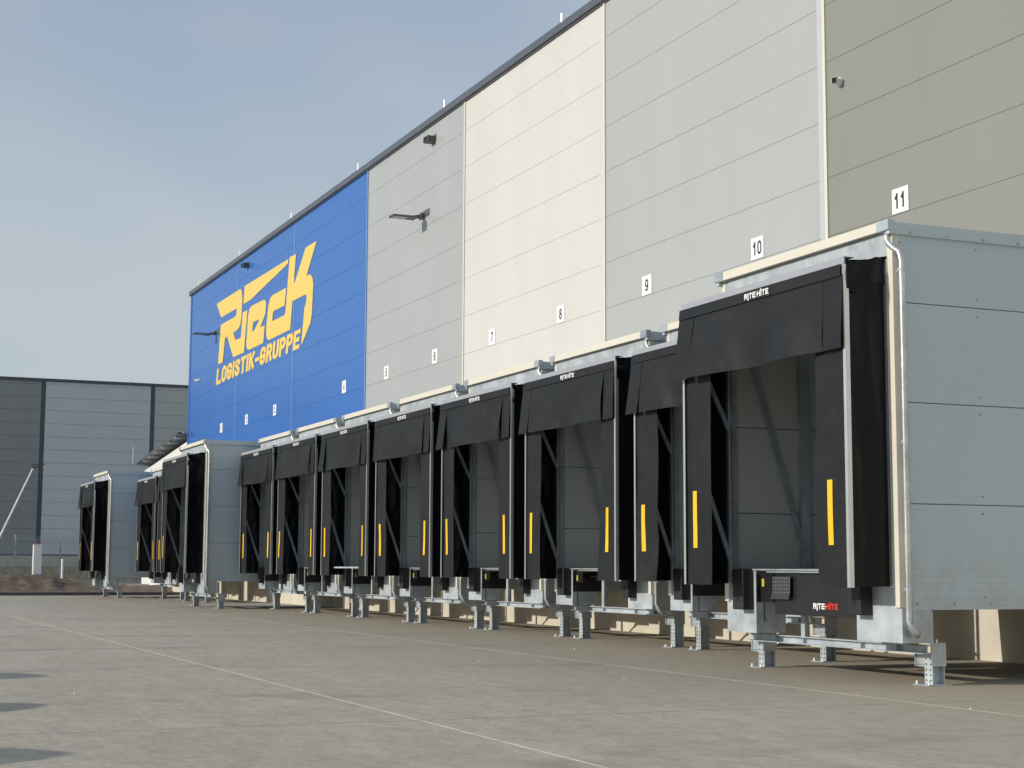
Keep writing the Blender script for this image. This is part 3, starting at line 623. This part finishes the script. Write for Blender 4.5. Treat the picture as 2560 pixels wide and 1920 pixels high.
        MB().tube([(0.55, 0.9, 1.02), (0.05, 0.9, 0.72)], 0.035, 10).tube([(0.05, 0.9, 0.72), (-0.35, 0.9, 0.50)], 0.02, 8).build('hydraulic_cylinder', 'galv', t, smooth=True)
        MB().box(0.1, 0.6, 0.22, 0.28, 0.985, 1.02).build('lip_latch', 'galvlight', t)
        if lip_out: MB().box(-0.98, 0.98, -0.46, -0.021, 1.165, 1.20).build('extended_lip', 'galvlight', t)
    for ch in t.children:
        if ch.name.split('.')[0] in ('rail', 'strut', 'side_curtain', 'side_fabric', 'hood_flap', 'head_flashing', 'hood_fabric', 'head_band', 'top_flap', 'top_curtain'): ch.location.y = 0.055
    return t
YS, YL = -3.15, -4.56
PODS = [  # x offset, long, label, seed, lip out, right curtain folded back
 (28, True, 'nearest loading dock pod, its long grey side running out of the frame at right', 2.0, False, False),
 (24, False, 'dock pod half hidden by the nearest pod, only its left part showing', 5.3, False, False),
 (20, False, 'third dock pod from the right, the widest one seen completely', 9.1, False, False),
 (16, False, 'fourth dock pod from the right, standing below the cream wall bay', 7.9, False, False),
 (12, False, 'dock pod at the middle of the short row, under the grey wall bay', 12.7, False, False),
 (8, False, 'dock pod with its grey lip plate pushed out under the curtains', 4.3, True, False),
 (4, False, 'second dock pod right of the mid-row gap, under the blue wall', 16.2, False, False),
 (0, False, 'dock pod just right of the gap beside the protruding mid-row pod', 1.0, False, False),
 (-4.05, True, 'protruding dock pod in mid-row with its grey right side showing below the blue wall', 21.4, False, True),
 (-12.0, False, 'dock pod almost wholly hidden behind the protruding mid-row pod', 25.8, False, False),
 (-16.0, False, 'second dock pod from the far left end of the row', 29.3, False, False),
 (-20.6, True, 'farthest dock pod, at the far left end with its grey side showing', 33.6, False, False)]
for dx_, lg_, lb_, sd_, lo_, fo_ in PODS:
    build_pod(XP+dx_, YL if lg_ else YS, 4.56 if lg_ else 3.15, lg_, lb_, sd_, lo_, fo_)

# ------------------------------------------------------------------ low annex beyond the blue wall
an = thing('annex', (-75.2, 0, 0), 'low white annex with a sloping dark roof beyond the blue wall', 'building')
ax = lambda x: x + 75.2
MB().prism([(ax(-80.25), 0.0), (ax(-70.35), 0.0), (ax(-70.35), 6.62), (ax(-80.25), 5.86)], 'y', 0.02, 14).build('wall', 'white', an)
rf = MB().prism([(ax(-80.3), 6.12), (ax(-70.3), 6.90), (ax(-70.3), 6.99), (ax(-80.3), 6.21)], 'y', -0.45, 14.6).build('roof', 'coping', an)
for k in range(8):
    x = -79.9 + k*1.5; z = 6.12 + (x+80.3)*0.078
    MB().box(ax(x)-0.05, ax(x)+0.05, -0.40, 0.02, z-0.10, z+0.0).build('rafter', 'galvlight', rf)
MB().box(ax(-80.7), ax(-70.3), -1.27, -1.255, 6.0, 6.05).build('eaves_trim', 'coping', rf) if False else None
MB().box(ax(-75.1), ax(-74.7), 0.0, 0.018, 5.0, 5.9).build('vent', 'lampgrey', an)
o = bpy.data.objects.new('lightning_rod', MB().tube([(0, 0, 0), (0, 0, 0.85)], 0.018, 6).mesh('lightning_rod_tall', 'alu')); COL.objects.link(o); o.location = (-80.6, -0.5, 6.2)
tag(o, 'thin lightning rod at the low end of the white annex roof', 'lightning rod', 'lightning rods along the warehouse parapet')

# ------------------------------------------------------------------ far warehouse
fw = thing('far_warehouse', (-122, 0, 0), 'grey warehouse facing the yard behind the mesh fence', 'warehouse')
YB = [-63.4 + 7.95*i for i in range(0, 14)]
YB = [0.20 + 7.95*i for i in range(-8, 7)]
bmx = ['bgpanelC', 'bgpanelA', 'bgpanelB']
MB().box(-30, -0.045, YB[0], YB[-1], 0.6, 14.6).build('wall_core', 'joint', fw)
for i, (a, c) in enumerate(zip(YB, YB[1:])):
    mm = {-1: 'bgpanelA', 0: 'bgpanelB', 1: 'bgpanelC'}.get(i-8, bmx[(i-7) % 3])
    k = 0; z = 14.42
    MB().box(-0.07, 0.0, a+0.16, c-0.16, 14.425, 14.64).build('wall_panel', mm, fw)
    while z > 2.2:
        MB().box(-0.07, 0.0, a+0.16, c-0.16, z-0.957+0.008, z-0.008).build('wall_panel', mm, fw, bevel=0.004); z -= 0.957
    MB().box(-0.09, 0.012, a-0.15, a+0.15, 2.0, 14.64).build('column_strip', 'coping', fw)
MB().box(-0.3, 0.07, YB[0], YB[-1], 14.64, 14.85).build('coping', 'coping', fw)
MB().box(-0.3, 0.03, YB[0], YB[-1], 0.6, 1.95).build('plinth', 'concrete', fw)
MB().box(-0.3, 0.05, YB[0], YB[-1], 1.95, 2.06).build('sill', 'coping', fw)
for yy, w_ in ((-1.3, 'over the wide left strip'), (6.5, 'over the right bay')):
    o = bpy.data.objects.new('lightning_rod', rod); COL.objects.link(o); o.location = (-122.1, yy, 14.85); o.scale = (1.5, 1.5, 1.7)
    tag(o, 'thin lightning rod on the far grey warehouse roof ' + w_, 'lightning rod', 'lightning rods along the warehouse parapet')

# ------------------------------------------------------------------ fence
FX = -93.0
post = MB().tube([(0, 0, -0.1), (0, 0, 2.33)], 0.032, 8).tube([(0, 0, 2.33), (0, 0, 2.38)], 0.04, 8).mesh('post', 'galvlight')
mesh_ = MB()
for k in range(50): mesh_.box(-0.004, 0.004, 0.03+k*0.0496, 0.038+k*0.0496, 0.12, 2.33)
for k in range(12): mesh_.box(0.003, 0.010, 0.03, 2.47, 0.12+k*0.2, 0.128+k*0.2); mesh_.box(-0.010, -0.003, 0.03, 2.47, 0.12+k*0.2, 0.128+k*0.2)
wm = mesh_.mesh('wire_panel', 'galvlight')
dv = cf*FPX + cr*(36-1280) - cu*(1415-960); FY0 = (CAMLOC + dv*((FX-CAMLOC.x)/dv.x)).y
dv = cf*FPX + cr*(149-1280) - cu*(1415-960); FSP = (CAMLOC + dv*((FX-CAMLOC.x)/dv.x)).y - FY0
fn = thing('mesh_fence', (FX, 0, tz(FX)), 'grey welded wire mesh fence on the grass bank', 'fence')
for k in range(-5, 8):
    y = FY0 + k*FSP
    inst('post', post, fn, (0, y, 0)); inst('wire_panel', wm, fn, (0, y, 0))

# ------------------------------------------------------------------ barrier, cabinet, bollard
def px_at(px, X):    # Y on plane X for an image column at eye level, used only to size the layout
    d = cf*FPX + cr*(px-1280) - cu*(1415-960); t_ = (X-CAMLOC.x)/d.x; return (CAMLOC + d*t_).y
yc = px_at(92, -84)
cb = thing('barrier_cabinet', (-84, yc, tz(-84)), 'white barrier cabinet standing behind the soil heap', 'cabinet')
MB().box(-0.19, 0.19, -0.20, 0.20, 0.0, 1.86).build('body', 'white', cb, bevel=0.012)
MB().prism([(-0.215, 1.862), (0.215, 1.862), (0.19, 1.93), (-0.19, 1.93)], 'x', -0.20, 0.20).build('lid', 'white', cb)
for k in range(4): MB().box(0.191, 0.196, -0.15, 0.15, 0.12+k*0.07, 0.15+k*0.07).build('louvre', 'greytrim', cb)
MB().box(-0.10, 0.10, -0.206, -0.201, 0.35, 0.95).build('service_door', 'white', cb)
MB().tube([(0, 0, 1.93), (0, 0, 2.0)], 0.05, 8).build('beacon', 'red', cb)
yb = px_at(156, -85)
bo = MB().tube([(0, 0, -0.05), (0, 0, 1.14)], 0.062, 14).tube([(0, 0, 1.14), (0, 0, 1.2)], [0.078, 0.07], 14); bo = bo.build('bollard', 'white')
bo.location = (-85, yb, tz(-85)); tag(bo, 'slim white bollard right of the barrier cabinet', 'bollard')
ya = px_at(-36, -84); ytop = px_at(73, -84)
ba = thing('road_barrier', (-84, ya, tz(-84)), 'white barrier arm raised at a slant, at the left edge', 'barrier')
MB().box(-0.19, 0.19, -0.2, 0.2, 0, 1.0).build('housing', 'white', ba, bevel=0.012)
MB().tube([(0.22, 0, 0.9), (0.22, ytop-ya, 5.75)], [0.055, 0.04], 10).build('boom', 'white', ba)
d_ = Vector((0, ytop-ya, 4.85)).normalized()
MB().bar((0.22, ytop-ya-0.06, 5.72), (0.22, ytop-ya+0.42, 5.86), 0.07, 0.12).bar((0.22, ytop-ya-0.1, 5.86), (0.22, ytop-ya+0.55, 5.92), 0.05, 0.10).build('support_fork', 'lampgrey', ba)

# stand-in heaps out of frame, added to cast shadows on the yard's left edge
for x, yy, h, w_ in ((-18.65, -16.85, 1.55, 'far'), (-14.6, -17.6, 1.62, 'middle'), (-10.95, -18.25, 1.75, 'near')):
    def hf(u, v, h=h, x=x):
        a = u*2*math.pi; r_ = (1-v)*1.5
        return (r_*math.cos(a)*(1+0.12*noise.noise(Vector((math.cos(a)*2, math.sin(a)*2, x)))), r_*math.sin(a), h*(1-(1-v)**2.2) + 0.05*noise.noise(Vector((r_*math.cos(a)*3, r_*math.sin(a)*3, x))))
    o = MB().grid(28, 14, hf).build('shadow_heap', 'soil', smooth=True); o.location = (x, yy, -0.03)
    tag(o, 'made-up brown heap added to cast a shadow on the yard, %s one of three' % w_, 'heap', 'added shadow-casting heaps left of the frame')
